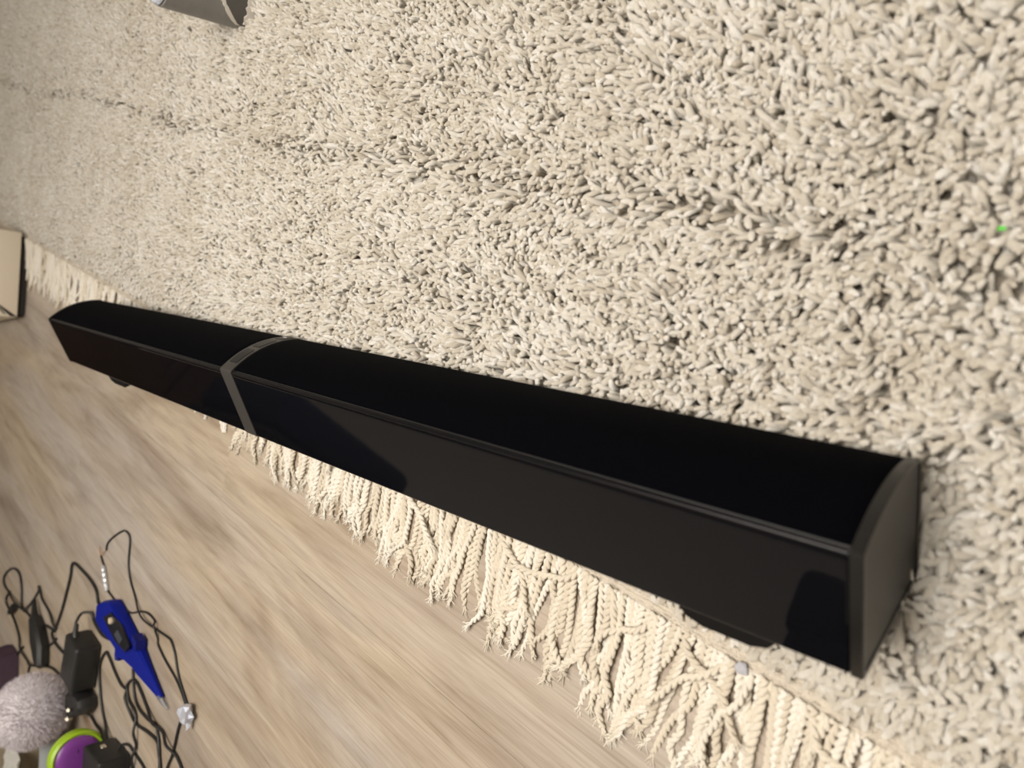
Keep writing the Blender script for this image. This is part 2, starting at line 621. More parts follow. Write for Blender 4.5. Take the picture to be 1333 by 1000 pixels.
ng = bpy.data.node_groups.new('pile_nodes', 'GeometryNodeTree')
ng.interface.new_socket('Geometry', in_out='INPUT', socket_type='NodeSocketGeometry')
ng.interface.new_socket('Geometry', in_out='OUTPUT', socket_type='NodeSocketGeometry')
N = ng.nodes
gi, go = N.new('NodeGroupInput'), N.new('NodeGroupOutput')
iop = N.new('GeometryNodeInstanceOnPoints')
g2i = N.new('GeometryNodeGeometryToInstance')
for t in TUFTS:
    oi = N.new('GeometryNodeObjectInfo')
    oi.inputs['Object'].default_value = t
    ng.links.new(oi.outputs['Geometry'], g2i.inputs[0])
def named(nm, ty):
    n = N.new('GeometryNodeInputNamedAttribute')
    n.data_type = ty
    n.inputs['Name'].default_value = nm
    return n.outputs['Attribute']
ng.links.new(gi.outputs[0], iop.inputs['Points'])
ng.links.new(g2i.outputs[0], iop.inputs['Instance'])
iop.inputs['Pick Instance'].default_value = True
ng.links.new(named('idx', 'INT'), iop.inputs['Instance Index'])
e2r = N.new('FunctionNodeEulerToRotation')
ng.links.new(named('rot', 'FLOAT_VECTOR'), e2r.inputs[0])
ng.links.new(e2r.outputs[0], iop.inputs['Rotation'])
ng.links.new(named('scl', 'FLOAT_VECTOR'), iop.inputs['Scale'])
ng.links.new(iop.outputs[0], go.inputs[0])
md = pile.modifiers.new('pile', 'NODES')
md.node_group = ng

# --- fringe: twisted two-ply cords
def cord_bm(pts, rad=0.00105, pitch=0.0088, sub=9, fray=True, rs=random, bm=None):
    path = catmull(pts, sub)
    if bm is None:
        bm = bmesh.new()
    s = 0.0
    plies = ([], [])
    n = len(path)
    for i, p in enumerate(path):
        if i:
            s += (p - path[i - 1]).length
        t = (path[min(i + 1, n - 1)] - path[max(i - 1, 0)]).normalized()
        side = t.cross(Vector((0, 0, 1)))
        if side.length < .01:
            side = Vector((1, 0, 0))
        side.normalize()
        upv = side.cross(t)
        a = 2 * PI * s / pitch
        for q in (0, 1):
            aa = a + PI * q
            plies[q].append(p + (side * math.cos(aa) + upv * math.sin(aa)) * rad * .82)
    for q in plies:
        tube(q, lambda t: rad * (1.12 if t < .93 else .85), 5, bm)
    if fray:
        tip = path[-1]
        d = (path[-1] - path[-3]).normalized()
        for k in range(18):
            e = Vector((rs.gauss(0, .5), rs.gauss(0, .4), abs(rs.gauss(0, .3))))
            p1 = tip + (d + e * .5) * .0030
            p2 = p1 + (d * .8 + e * .9 + Vector((rs.gauss(0, .4), rs.gauss(0, .3), 0))) * .0026
            for v in (p1, p2):
                v.z = max(v.z, -.0010)
            tube([tip - d * .002, p1, p2], lambda t: .00046 * (1.05 - t * .55), 4, bm)
    return bm

cord_meshes = []
for k in range(22):
    rs = random.Random(500 + k)
    L = rs.uniform(.058, .078)
    amp = rs.uniform(.0015, .0065)
    ph = rs.uniform(0, 6.28)
    sw = rs.uniform(-.007, .007)
    pts = []
    for i in range(9):
        t = i / 8
        pts.append((amp * t * math.sin(ph + t * rs.uniform(3.5, 6.0)) + sw * t * t, t * L, 0.0040 * (1 - t) ** 2 + 0.0012 + 0.0011 * math.sin(ph + t * 7) * t))
    bm = cord_bm(pts, rad=rs.uniform(.00112, .00140), rs=rs)
    me = bpy.data.meshes.new('fringe_cord')
    bm.to_mesh(me)
    bm.free()
    for f in me.polygons:
        f.use_smooth = True
    me.materials.append(M_['cord'])
    cord_meshes.append(me)

def place_cord(u, k, sc=1.0, rz=0.0, z=0.0):
    o = link('fringe_cord', cord_meshes[k], None, rug)
    o.location = (u, -0.0012, -.0010 + z)
    o.rotation_euler = (0, 0, rz)
    o.scale = (sc * random.choice((-1, 1)), random.uniform(.90, 1.08), 1.0)
    return o
u = -0.075
n_c = 0
while u < 0.60:
    swing = 0.20 * noise.noise(Vector((u * 24, 0, 1.7)))
    place_cord(u, random.randrange(22), random.uniform(.95, 1.12), swing + random.gauss(0, .10), random.choice((0, 0, .0018)))
    n_c += 1
    u += random.uniform(.0024, .0040)
uf = 0.99
while uf < 1.50 and n_c < 288:
    place_cord(uf, random.randrange(22), random.uniform(1.0, 1.4), random.gauss(0, .42), random.choice((0, .0015)))
    n_c += 1
    uf += .0085
# stray cords lying across the others
def stray(pts):
    bm = cord_bm(pts, rad=.00118, sub=8)
    from_bm('fringe_cord', bm, M_['cord'], rug, angle=80)
for (u0, ln, d0) in ((.060, .055, 1), (.074, .050, 1), (.098, .048, -1), (.118, .040, 1), (.032, .044, -1), (.170, .045, 1), (.235, .05, -1), (.335, .055, -1), (.41, .04, 1)):
    pts = [(u0, .002, .0046)]
    a_ = 1.2
    x, y = u0, .002
    for i in range(8):
        a_ += random.uniform(-.35, .35) + (-.16 if i < 4 else .10)
        x += d0 * math.cos(a_) * ln / 7
        y += abs(math.sin(a_)) * ln / 7 * .85
        pts.append((x, y, .0062 + .0012 * math.sin(i * 1.3)))
    stray(pts)
# the far part of the fringe, hidden behind the bar or too small to pick apart
bm = bmesh.new()
for k in range(150):
    u0 = random.uniform(.60, 1.50)
    dx = random.gauss(0, .022)
    L = random.uniform(.05, .075)
    cord_bm([(u0, -.002, .0046), (u0 + dx * .3, L * .35, .003), (u0 + dx * .7, L * .7, .0022), (u0 + dx, L, .0018)], rad=.0013, sub=5, fray=False, bm=bm)
o = from_bm('fringe_remainder', bm, M_['cord'], rug, angle=80)
tag(o, 'far end of the cream fringe beyond the black bar', kind='stuff')

# ================================================================== SOUNDBAR
bar = empty('soundbar', BAR_POS, (BAR_TILT, 0, 0))
tag(bar, 'long black soundbar with glossy face lying on the rug edge', 'soundbar')
A, D, L = BAR_A, BAR_D, BAR_L
BULGE = 0.0062
def arch(t, off=0.0):
    """t 0 at the glossy edge .. 1 at the rear edge; local (y,z)"""
    y = -A - 4 * BULGE * t * (1 - t)
    z = D * (1 - t)
    dy = -4 * BULGE * (1 - 2 * t)
    n = Vector((-D, -dy)).normalized()      # outward (negative y)
    if n.x > 0:
        n = -n
    return (y + n.x * off, z + n.y * off)
def section(off=0.0, na=18, r=0.0016):
    """closed outline, local (y,z), grown by off"""
    o = off
    pts = [(0 + o - r * 2.2, 0 - o), (0 + o - r * .6, 0 - o + r * .6), (0 + o, 0 - o + r * 2.2)]
    pts += [(0 + o, D + o - r), (0 + o - r * .3, D + o - r * .3), (0 + o - r, D + o)]
    pts += [(-A - o + r, D + o), (-A - o + r * .3, D + o - r * .25)]
    for i in range(1, na):
        pts.append(arch(i / na, o))
    pts += [(-A - o, 0 - o + r * .4), (-A - o + r, 0 - o)]
    return pts

XC0, XC1 = 0.4508, 0.4690          # control band
CAP = 0.0046
halves = ((CAP, XC0), (XC1, L - CAP))
for i, (x0, x1) in enumerate(halves):
    from_bm('housing', prism(section(-0.0012), 'x', x0 - .0004, x1 + .0004), M_['housing'], bar)
    # fabric grille wrapped round the arched side
    bm = bmesh.new()
    na = 24
    ts = [0.045 + (0.985 - 0.045) * k / na for k in range(na + 1)]
    ring = [arch(t, 0.0) for t in ts]
    inner = [arch(t, -0.0016) for t in ts]
    ring = [inner[0]] + ring + [inner[-1]]
    xs = [x0 + .0003, x0 + .0009] + list(np.linspace(x0 + .01, x1 - .01, 12)) + [x1 - .0009, x1 - .0003]
    g = []
    for j, x in enumerate(xs):
        dn = 0.0007 if j in (0, len(xs) - 1) else 0.0
        row = []
        for (y, z) in ring:
            row.append(bm.verts.new((x, y + dn, z)))
        g.append(row)
    for a, b in zip(g, g[1:]):
        for k in range(len(ring) - 1):
            bm.faces.new((a[k], a[k + 1], b[k + 1], b[k]))
    bmesh.ops.recalc_face_normals(bm, faces=bm.faces)
    o = from_bm('fabric_grille', bm, M_['grille'], bar, angle=50)
    o['label'] = 'matt black fabric grille'
    # glossy front
    o = from_bm('front_panel', box_bm(x0 + .0004, x1 - .0004, -A + .0030, -.0006, D - .0030, D + .0003, .0009, 2), M_['gloss'], bar, smooth=False)
    o['label'] = 'glossy black panel'
    # rounded lip between panel and grille
    o = from_bm('edge_trim', tube([Vector((x0 + .0004, -A + .0015, D - .0012)), Vector((x1 - .0004, -A + .0015, D - .0012))], .0015, 12), M_['trim'], bar)
# grey control band
band = from_bm('control_band', prism(section(0.0005, 40), 'x', XC0, XC1), M_['band'], bar)
band['label'] = 'dark grey band with touch buttons'
def arch_pad(name, t0, t1, xa, xb, off, m, parent):
    bm = bmesh.new()
    k = 8
    g = []
    for i in range(k + 1):
        t = t0 + (t1 - t0) * i / k
        y, z = arch(t, off)
        y2, z2 = arch(t, off - .0008)
        ins = .0006 if i in (0, k) else 0
        g.append([bm.verts.new((xa, y2, z2)), bm.verts.new((xa + ins, y, z)), bm.verts.new((xb - ins, y, z)), bm.verts.new((xb, y2, z2))])
    for a, b in zip(g, g[1:]):
        for q in range(3):
            bm.faces.new((a[q], a[q + 1], b[q + 1], b[q]))
    bm.faces.new(g[0])
    bm.faces.new(g[-1][::-1])
    bmesh.ops.recalc_face_normals(bm, faces=bm.faces)
    return from_bm(name, bm, m, parent, angle=30)
for (t0, t1) in ((.13, .40), (.47, .72), (.78, .95)):
    arch_pad('button', t0, t1, XC0 + .0034, XC1 - .0034, .0009, M_['button'], band)
arch_pad('icon', .865, .885, XC0 + .0062, XC1 - .0062, .0012, M_['icon'], band)
# end caps: rim and sunken face
def end_cap(xo, xi):
    s = 1 if xi > xo else -1
    out = section(0.0006, 24)
    bm = bmesh.new()
    cy = sum(p[0] for p in out) / len(out)
    cz = sum(p[1] for p in out) / len(out)
    def shr(p, d):
        y, z = p
        ey = (abs(y - cy)); ez = abs(z - cz)
        return (cy + (y - cy) * (1 - d / .028), cz + (z - cz) * (1 - d / .031))
    rings = [(xi, 0.0), (xo + s * .0006, 0.0), (xo, .0005), (xo, .0017), (xo + s * .0009, .0020)]
    vs_ = [[bm.verts.new((x, *shr(p, d))) for p in out] for x, d in rings]
    n = len(out)
    for a, b in zip(vs_, vs_[1:]):
        for k in range(n):
            bm.faces.new((a[k], a[(k + 1) % n], b[(k + 1) % n], b[k]))
    bm.faces.new(vs_[0])
    bm.faces.new(vs_[-1])
    bmesh.ops.recalc_face_normals(bm, faces=bm.faces)
    o = from_bm('end_cap', bm, M_['cap_rim'], bar, angle=30)
    face = [shr(p, .0021) for p in out]
    f = from_bm('cap_face', prism(face, 'x', xo + s * .0006, xo + s * .0012), M_['cap_face'], o, angle=30)
    f['label'] = 'dark grey matt end plate'
end_cap(0.0, CAP)
end_cap(L, L - CAP)
# feet on the underside
for (xa, xb) in ((.0320, .0775), (.742, .797)):
    bm = bmesh.new()
    prof = [(xa, 0), (xa + .0045, .0060), (xa + .012, .0088), (xb - .012, .0088), (xb - .004, .0060), (xb, 0)]
    lo = [bm.verts.new((x, -.001 + h if h else -.001, .012)) for x, h in prof]
    hi = [bm.verts.new((x, -.001 + h if h else -.001, D - .0006)) for x, h in prof]
    bm.faces.new(lo)
    bm.faces.new(hi[::-1])
    for k in range(len(prof)):
        q = (k + 1) % len(prof)
        bm.faces.new((lo[k], lo[q], hi[q], hi[k]))
    bmesh.ops.recalc_face_normals(bm, faces=bm.faces)
    bmesh.ops.bevel(bm, geom=[e for e in bm.edges], offset=.0006, segments=1, affect='EDGES')
    o = from_bm('foot', bm, M_['rubber'], bar, angle=40)
    o['label'] = 'black rubber foot'

# ================================================================== CABLES
def cable(pts2, rad=0.0017, zfun=None, sub=7, name='cable'):
    pts = []
    for i, p in enumerate(pts2):
        z = p[2] if len(p) > 2 else rad + .0004
        pts.append((p[0], p[1], z))
    return tube(catmull(pts, sub), rad, 8)

def cable_obj(pts2, label, rad=.0017, cat='cable', group=None):
    o = from_bm('cable', cable(pts2, rad), M_['cable'], None, angle=80)
    return tag(o, label, cat, group)

wireA = [(0.9182, 0.2747), (0.9153, 0.2645), (0.8953, 0.2492), (0.8665, 0.2337), (0.8494, 0.2327), (0.8426, 0.238), (0.8412, 0.2523), (0.839, 0.2692), (0.8281, 0.2846), (0.8089, 0.2983), (0.7873, 0.309, .004), (0.768, 0.313, .004), (0.737, 0.3121, .0018), (0.7049, 0.3089), (0.6961, 0.3098), (0.6842, 0.3186), (0.6685, 0.3384), (0.6400, 0.3580)]
wireB = [(0.9353, 0.2879), (0.926, 0.2939), (0.9169, 0.2992), (0.8987, 0.321), (0.8862, 0.3243), (0.8593, 0.3258), (0.8286, 0.3237), (0.8129, 0.3208), (0.7905, 0.3107, .0016), (0.767, 0.3038, .0016), (0.7459, 0.3046), (0.738, 0.3084, .0048), (0.7326, 0.32), (0.7284, 0.3273), (0.7041, 0.3361), (0.6702, 0.3452), (0.6400, 0.3615)]
pair = empty('speaker_wire', (0.64, 0.36, 0))
tag(pair, 'thin black two-core wire, split and bared, ending in crumpled foil', 'wire')
pair_inv = Matrix.Translation((-0.64, -0.36, 0))
def sub(bm, name, m, parent, inv, angle=60):
    bm.transform(inv)
    return from_bm(name, bm, m, parent, angle=angle)
sub(cable(wireA, .0012), 'core_wire', M_['cable'], pair, pair_inv, 80)
sub(cable(wireB, .0012), 'core_wire', M_['cable'], pair, pair_inv, 80)
sub(cable([(0.642, 0.3615), (0.6455, 0.367), (0.6549, 0.3883), (0.6617, 0.4204), (0.6714, 0.4426), (0.6835, 0.4772)], .0015), 'jacket', M_['cable'], pair, pair_inv, 80)
bm = tube(catmull([(0.9195, 0.2965, .0028), (0.912, 0.305, .003), (0.905, 0.313, .0028), (0.8975, 0.3225, .0026)], 8), lambda t: .0031 * (0.75 + .25 * math.sin(t * 14) ** 2 + .2 * math.sin(t * PI)), 9)
sub(bm, 'silver_wrap', M_['wrap'], pair, pair_inv)['label'] = 'silver tape wrap'
for q, d in ((wireA[0], (.006, .010)), (wireB[0], (.004, -.012))):
    bm = tube([Vector((q[0], q[1], .002)), Vector((q[0] + d[0], q[1] + d[1] * .5, .0024)), Vector((q[0] + d[0] * 1.4, q[1] + d[1], .0018))], .0006, 5)
    sub(bm, 'bare_end', M_['copper'], pair, pair_inv)['label'] = 'bare copper end'

G_ = 'black cables tangled on the oak floor'
D1 = [(0.8204, 0.492, .01), (0.8361, 0.4902, .006), (0.8596, 0.4826), (0.8772, 0.4678), (0.8953, 0.437), (0.8963, 0.4186), (0.8828, 0.3995), (0.8714, 0.3989), (0.8431, 0.4095), (0.8212, 0.4149), (0.8031, 0.414), (0.7959, 0.421, .0055), (0.7804, 0.4354), (0.7612, 0.4376), (0.7275, 0.4308), (0.7043, 0.4288), (0.6965, 0.437), (0.6889, 0.4492), (0.6808, 0.4712), (.676, .50)]
D2 = [(.756, .53), (0.7573, 0.5041), (0.7608, 0.4916), (0.7579, 0.4758, .0055), (0.7581, 0.4617), (0.7613, 0.4462, .0055), (0.7665, 0.4317), (0.7759, 0.4247), (0.7933, 0.4212), (0.8022, 0.4078), (0.7882, 0.3943), (0.7739, 0.3923), (0.7578, 0.3978), (0.7376, 0.4066), (0.7124, 0.4111, .0055), (0.6924, 0.412), (0.6721, 0.4165, .0055), (0.6527, 0.4196), (0.6371, 0.4256), (0.6204, 0.4378), (.600, .46)]
D3 = [(0.7915, 0.3815), (0.7795, 0.4077), (0.7632, 0.4173), (0.738, 0.4179), (0.7121, 0.4143), (0.7059, 0.4187), (0.6994, 0.4263), (0.693, 0.4419), (0.6875, 0.4705), (.684, .50)]
D4 = [(0.7970, 0.4860, .008), (0.7920, 0.4770, .004), (0.7777, 0.4717), (0.7625, 0.4725), (0.7441, 0.4728), (0.7293, 0.4748), (0.7038, 0.484), (.68, .50)]
cable_obj(D1, 'black cable arching between power adapter and blue tester, then down beside the foil wire', group=G_)
cable_obj(D2, 'black cable in a narrow hairpin loop below the blue tester', group=G_)
cable_obj(D3, 'black cable coming straight out from under the blue tester tip', .0016, group=G_)
cable_obj(D4, 'short black cable leaving the right side of the square black power brick', .0015, group=G_)
E1 = [(0.9440, 0.3860, .021), (0.9470, 0.3780, .019), (0.9500, 0.3700, .012), (0.9420, 0.3690, .004), (0.9360, 0.3760), (0.9200, 0.3800), (0.8967, 0.3823), (0.868, 0.3766), (0.845, 0.3726)]
E2 = [(0.905, 0.350), (0.9248, 0.3486), (0.9378, 0.3358), (0.9631, 0.3301), (0.998, 0.3287), (1.0304, 0.3293), (1.0427, 0.335), (1.0443, 0.3526), (1.0549, 0.3821), (1.0674, 0.4127), (1.0833, 0.4398), (1.0889, 0.4527, .0055), (1.0904, 0.4658), (1.0724, 0.4674), (1.0446, 0.4659), (1.01, 0.4628)]
E3 = [(1.2418, 0.4775, .0055), (1.2157, 0.4525), (1.1871, 0.4251), (1.1857, 0.4165, .003), (1.1772, 0.4223), (1.1638, 0.4299), (1.1244, 0.4357), (1.092, 0.4432, .004), (1.0823, 0.4465)]
E4 = [(1.26, 0.4803), (1.2717, 0.4747), (1.2799, 0.4518), (1.2971, 0.4357), (1.3238, 0.4345), (1.359, 0.4461), (1.3913, 0.4695), (1.3864, 0.4826), (1.3525, 0.4854), (1.3062, 0.4832, .0055), (1.2628, 0.4794, .0055), (1.2344, 0.4787), (1.1937, 0.4767), (1.1572, 0.4684), (1.1288, 0.4592), (1.0889, 0.4527)]
E5 = [(1.3459, 0.4817), (1.3642, 0.4979), (1.36, 0.509), (1.3264, 0.5131), (1.2926, 0.5206), (1.2659, 0.5322), (1.2469, 0.5443, .004), (1.2098, 0.5484), (1.1779, 0.5419, .0055), (1.099, 0.5119), (1.0549, 0.5034), (0.975, 0.4965, .006)]
E6 = [(1.1951, 0.5511), (1.1975, 0.5637), (1.1763, 0.5659), (1.1404, 0.5556), (1.098, 0.5331), (1.071, 0.5128)]
E7 = [(1.2395, 0.538), (1.2527, 0.5487), (1.2683, 0.5671), (1.2707, 0.5882), (1.2558, 0.6017)]
E8 = [(1.1400, 0.5005, .004), (1.1089, 0.4822), (1.0896, 0.4684), (1.080, .460)]
E9 = [(0.9150, 0.4927, .008), (0.9050, 0.4973, .003), (0.8909, 0.500, .0022), (0.8687, 0.4981, .003), (0.8381, 0.4943, .009)]
cable_obj(E1, 'black cable rising from the power adapter and running under the blue tester', .0019, group=G_)
cable_obj(E2, 'black cable making a tall peak left of the blue tester handle', .0019, group=G_)
cable_obj(E3, 'black cable folded to a sharp knotted point near the left edge', .0017, group=G_)
cable_obj(E4, 'black cable forming the round leftmost loop', .0018, group=G_)
cable_obj(E5, 'black cable passing under the leftmost loop towards the grey ball', .0018, group=G_)
cable_obj(E6, 'short black cable curl beside the grey ball', .0017, group=G_)
cable_obj(E7, 'short black cable end at the left of the grey ball', .0018, group=G_)
cable_obj(E8, 'short black cable leaving the far wedge shaped plug', .0017, group=G_)
cable_obj(E9, 'short black cable joining the pinned plug to the square power brick', .0018, group=G_)

# foil ball at the wire split
def crumple(name, loc, size, m, seed, sub_=2, flat=0.8, parent=None):
    bm = bmesh.new()
    bmesh.ops.create_icosphere(bm, subdivisions=sub_, radius=1.0)
    rs = random.Random(seed)
    for v in bm.verts:
        k = rs.uniform(.55, 1.12)
        v.co = Vector((v.co.x * size[0], v.co.y * size[1], v.co.z * size[2])) * k
    o = from_bm(name, bm, m, parent, smooth=False)
    o.location = loc
    return o
o = crumple('foil_lump', (-.012, -.002, .009), (.0115, .0115, .0085), M_['foil'], 5, 2, parent=pair)
o['label'] = 'crumpled silver foil'
o = crumple('foil_tab', (-.014, .010, .006), (.004, .009, .003), M_['foil'], 9, 1, parent=pair)

# ------------------------------------------------------------------ blue voltage tester
tester = empty('voltage_tester', (0.80, 0.35, 0.0))
tag(tester, 'blue plastic voltage tester pen with dark display window and clear tip', 'tester')
inv = Matrix.Translation((-0.80, -0.35, 0))
outl = [(0.8919, 0.3364), (0.8913, 0.3561), (0.8711, 0.362), (0.8329, 0.3632), (0.8162, 0.3651), (0.8154, 0.3749), (0.8025, 0.3717), (0.7916, 0.3693), (0.765, 0.3705), (0.7564, 0.3731), (0.7031, 0.3796), (0.6981, 0.3733), (0.7132, 0.3669), (0.741, 0.3533), (0.7599, 0.3434), (0.7603, 0.3352), (0.7738, 0.3393), (0.8375, 0.3195), (0.8506, 0.3169), (0.8773, 0.3266)]
# body as a lofted slab: foot outline slightly inset, widest at mid height
def loft(outline, levels):
    bm = bmesh.new()
    cx = sum(p[0] for p in outline) / len(outline)
    cy = sum(p[1] for p in outline) / len(outline)
    n = len(outline)
    nm = []
    for i in range(n):
        a = Vector((*outline[i - 1], 0)); b = Vector((*outline[(i + 1) % n], 0))
        t = (b - a).normalized()
        q = Vector((t.y, -t.x, 0))
        if q.dot(Vector((outline[i][0] - cx, outline[i][1] - cy, 0))) < 0:
            q = -q
        nm.append(q)
    rr = []
    for z, ins in levels:
        rr.append([bm.verts.new((p[0] - q.x * ins, p[1] - q.y * ins, z if not callable(z) else z(p))) for p, q in zip(outline, nm)])
    for a, b in zip(rr, rr[1:]):
        for k in range(n):
            bm.faces.new((a[k], a[(k + 1) % n], b[(k + 1) % n], b[k]))
    bm.faces.new(rr[0][::-1])
    bm.faces.new(rr[-1])
    bmesh.ops.recalc_face_normals(bm, faces=bm.faces)
    return bm
def th(p):       # thinner towards the tip
    return 0.006 + 0.010 * max(0.0, min(1.0, (p[0] - .70) / .11))
bm = loft(outl, [(.0004, .0022), (.003, .0), (lambda p: th(p) * .72, .0), (lambda p: th(p), .0022)])
sub(bm, 'body', M_['blue'], tester, inv, 30)
bm = prism([(0.8620, 0.3420), (0.8370, 0.3260), (0.8035, 0.3305), (0.7718, 0.3425), (0.7813, 0.3540), (0.8150, 0.3540)], 'z', .0145, .0168)
sub(bm, 'display_window', M_['window'], tester, inv, 20)
bm = prism([(0.8197, 0.3473), (0.8096, 0.3373), (0.7926, 0.3421), (0.7999, 0.3508)], 'z', .0165, .0172)
sub(bm, 'screen', M_['lcd'], tester, inv, 20)
bm = bmesh.new()
bmesh.ops.create_cone(bm, cap_ends=True, segments=16, radius1=.0042, radius2=.0036, depth=.003)
bm.transform(Matrix.Translation((0.8330, 0.3350, .0178)))
sub(bm, 'button', M_['pale'], tester, inv, 30)
bm = prism([(0.8162, 0.3651), (0.8154, 0.3780), (0.8040, 0.3745), (0.8060, 0.3640)], 'z', .003, .015)
sub(bm, 'finger_guard', M_['blue2'], tester, inv, 20)
bm = prism([(0.7740, 0.3300), (0.7600, 0.3330), (0.7590, 0.3440), (0.7740, 0.3400)], 'z', .003, .014)
sub(bm, 'finger_guard', M_['blue2'], tester, inv, 20)
bm = tube([Vector((.704, .376, .0045)), Vector((.692, .379, .0042)), Vector((.683, .3815, .0032))], lambda t: .0034 * (1 - .75 * t), 10)
sub(bm, 'clear_tip', M_['clear'], tester, inv, 50)

# ------------------------------------------------------------------ power adapter with plug neck
ad = empty('power_adapter', (0.928, 0.428, 0.0), (0, 0, R(-6)))
tag(ad, 'boxy matt black power adapter lying left of the blue tester', 'adapter')
bm = box_bm(-.024, .024, -.033, .030, .0005, .031, .005, 3)
from_bm('body', bm, M_['plug'], ad, angle=40)
bm = box_bm(-.011, .011, .028, .047, .006, .024, .004, 2)
from_bm('plug_neck', bm, M_['plug'], ad, angle=40)
bm = tube([Vector((.010, -.031, .022)), Vector((.014, -.038, .022)), Vector((.019, -.046, .020))], lambda t: .0042 * (1 - .4 * t), 10)
from_bm('strain_relief', bm, M_['cable'], ad, angle=50)

pl = empty('mains_plug', (0.925, 0.484, 0.0), (0, 0, R(25)))
tag(pl, 'black mains plug with two bright pins beside the grey ball', 'plug')
bm = loft([(-.020, -.014), (.018, -.017), (.024, 0), (.018, .017), (-.020, .014), (-.034, .006), (-.034, -.006)], [(.0005, .003), (.005, 0), (.018, 0), (.024, .004)])
from_bm('body', bm, M_['plug'], pl, angle=35)
for k, sgn in enumerate((-.0055, .0055)):
    bm = tube([Vector((-.004 + sgn * .6, .010 + sgn, .0235)), Vector((-.010 + sgn * .6, .010 + sgn, .030))], .0023, 10)
    from_bm('pin', bm, M_['pin'], pl, angle=50)

wp = empty('wall_plug', (1.135, 0.484, 0.0), (0, 0, R(-14)))
tag(wp, 'wedge shaped black plug among cables near the left edge', 'plug')
bm = loft([(.036, -.022), (.041, -.012), (.018, .013), (-.014, .027), (-.032, .026), (-.038, .016), (-.024, -.008), (.008, -.021)], [(.0005, .003), (.005, 0), (.012, 0), (.017, .004)])
from_bm('body', bm, M_['plug'], wp, angle=35)
bm = tube([Vector((.034, -.016, .009)), Vector((.050, -.023, .008)), Vector((.066, -.029, .005))], lambda t: .006 * (1 - .6 * t), 10)
from_bm('strain_relief', bm, M_['cable'], wp, angle=50)

cn = empty('barrel_connector', (1.305, 0.497, 0.0), (0, 0, R(40)))
tag(cn, 'small black barrel connector lying inside the leftmost cable loop', 'connector')
from_bm('body', tube([Vector((-.012, 0, .006)), Vector((.010, 0, .006)), Vector((.013, 0, .006))], lambda t: .0058 if t < .9 else .0045, 12), M_['plug'], cn, angle=40)
from_bm('sleeve', tube([Vector((.012, 0, .006)), Vector((.022, 0, .006))], .0032, 10), M_['pin'], cn, angle=40)

# ------------------------------------------------------------------ square power brick
br = empty('power_brick', (0.797, 0.525, 0.0), (0, 0, R(5)))
tag(br, 'square black power brick in front of the purple and lime gadget', 'adapter')
bm = box_bm(-.028, .028, -.042, .045, .0005, .036, .004, 3)
from_bm('body', bm, M_['plug'], br, angle=40)
bm = box_bm(.006, .014, -.0432, -.0415, .016, .022, .0006, 1)
from_bm('socket_contact', bm, M_['pin'], br, angle=40)

# ------------------------------------------------------------------ purple and lime round gadget
gd = empty('round_gadget', (0.847, 0.513, 0.0), (0, 0, R(14)))
gd.scale = (.55, .55, .55)
tag(gd, 'round purple plastic gadget with a thick lime green rim', 'gadget')
bm = bmesh.new()
prof = [(0.000, .052), (.004, .057), (.014, .0585), (.026, .057), (.030, .052)]
seg = 48
rings = [[bm.verts.new((x, r * math.sin(2 * PI * k / seg), .0585 + r * math.cos(2 * PI * k / seg))) for k in range(seg)] for x, r in prof + [(.026, .046), (.004, .046)]]
for i in range(len(rings)):
    a, b = rings[i], rings[(i + 1) % len(rings)]
    for k in range(seg):
        bm.faces.new((a[k], a[(k + 1) % seg], b[(k + 1) % seg], b[k]))
bmesh.ops.recalc_face_normals(bm, faces=bm.faces)
from_bm('rim', bm, M_['lime'], gd, angle=40)
bm = bmesh.new()
rings = [[bm.verts.new((x, r * math.sin(2 * PI * k / seg), .0585 + r * math.cos(2 * PI * k / seg))) for k in range(seg)] for x, r in [(.025, .047), (.002, .047), (-.003, .042), (-.005, .028)]]
for a, b in zip(rings, rings[1:]):
    for k in range(seg):
        bm.faces.new((a[k], a[(k + 1) % seg], b[(k + 1) % seg], b[k]))
bm.faces.new(rings[0]); bm.faces.new(rings[-1])
bmesh.ops.recalc_face_normals(bm, faces=bm.faces)
from_bm('face', bm, M_['purple'], gd, angle=40)
from_bm('slot', box_bm(-.0052, -.002, -.022, -.012, .060, .064, .001, 1), M_['slot'], gd, angle=40)

# ------------------------------------------------------------------ fuzzy grey ball toy
BALL = Vector((0.985, 0.512, 0.0))
toy = empty('plush_toy', BALL)
tag(toy, 'fuzzy pale grey plush ball with a felt neck in the corner', 'toy')
BR = 0.050
bm = bmesh.new()
bmesh.ops.create_icosphere(bm, subdivisions=4, radius=BR * .93)
for v in bm.verts:
    n = v.co.normalized()
    v.co = n * (BR * .93 + .0016 * noise.noise(n * 7) - .004 * math.exp(-((n.y * .8 + n.z * .3 + .05) / .05) ** 2) * (1 if n.x < .2 else 0))
    v.co.x *= .96
bm.transform(Matrix.Translation((0, 0, BR)))
from_bm('ball', bm, M_['plush'], toy)
fur = bmesh.new()
for k in range(9000):
    n = Vector((random.gauss(0, 1), random.gauss(0, 1), random.gauss(0, 1))).normalized()
    if n.z < -.93:
        continue
    b0 = n * BR * .90
    t = n.orthogonal().normalized()
    t = Matrix.Rotation(random.uniform(0, 6.28), 3, n) @ t
    tip = n * (BR + random.uniform(-.002, .0022)) + t * random.uniform(.001, .004)
    w = n.cross(t).normalized() * .0005
    off = Vector((0, 0, BR))
    vv = [fur.verts.new(b0 + w + off), fur.verts.new(b0 - w + off), fur.verts.new(tip + off)]
    fur.faces.new(vv)
o = from_bm('fur', fur, M_['plush'], toy)
tag(o, kind='stuff')
bm = tube(catmull([(.000, .040, .024), (.002, .062, .020), (.006, .085, .018), (.010, .110, .017)], 6), lambda t: .017 - .002 * t, 14)
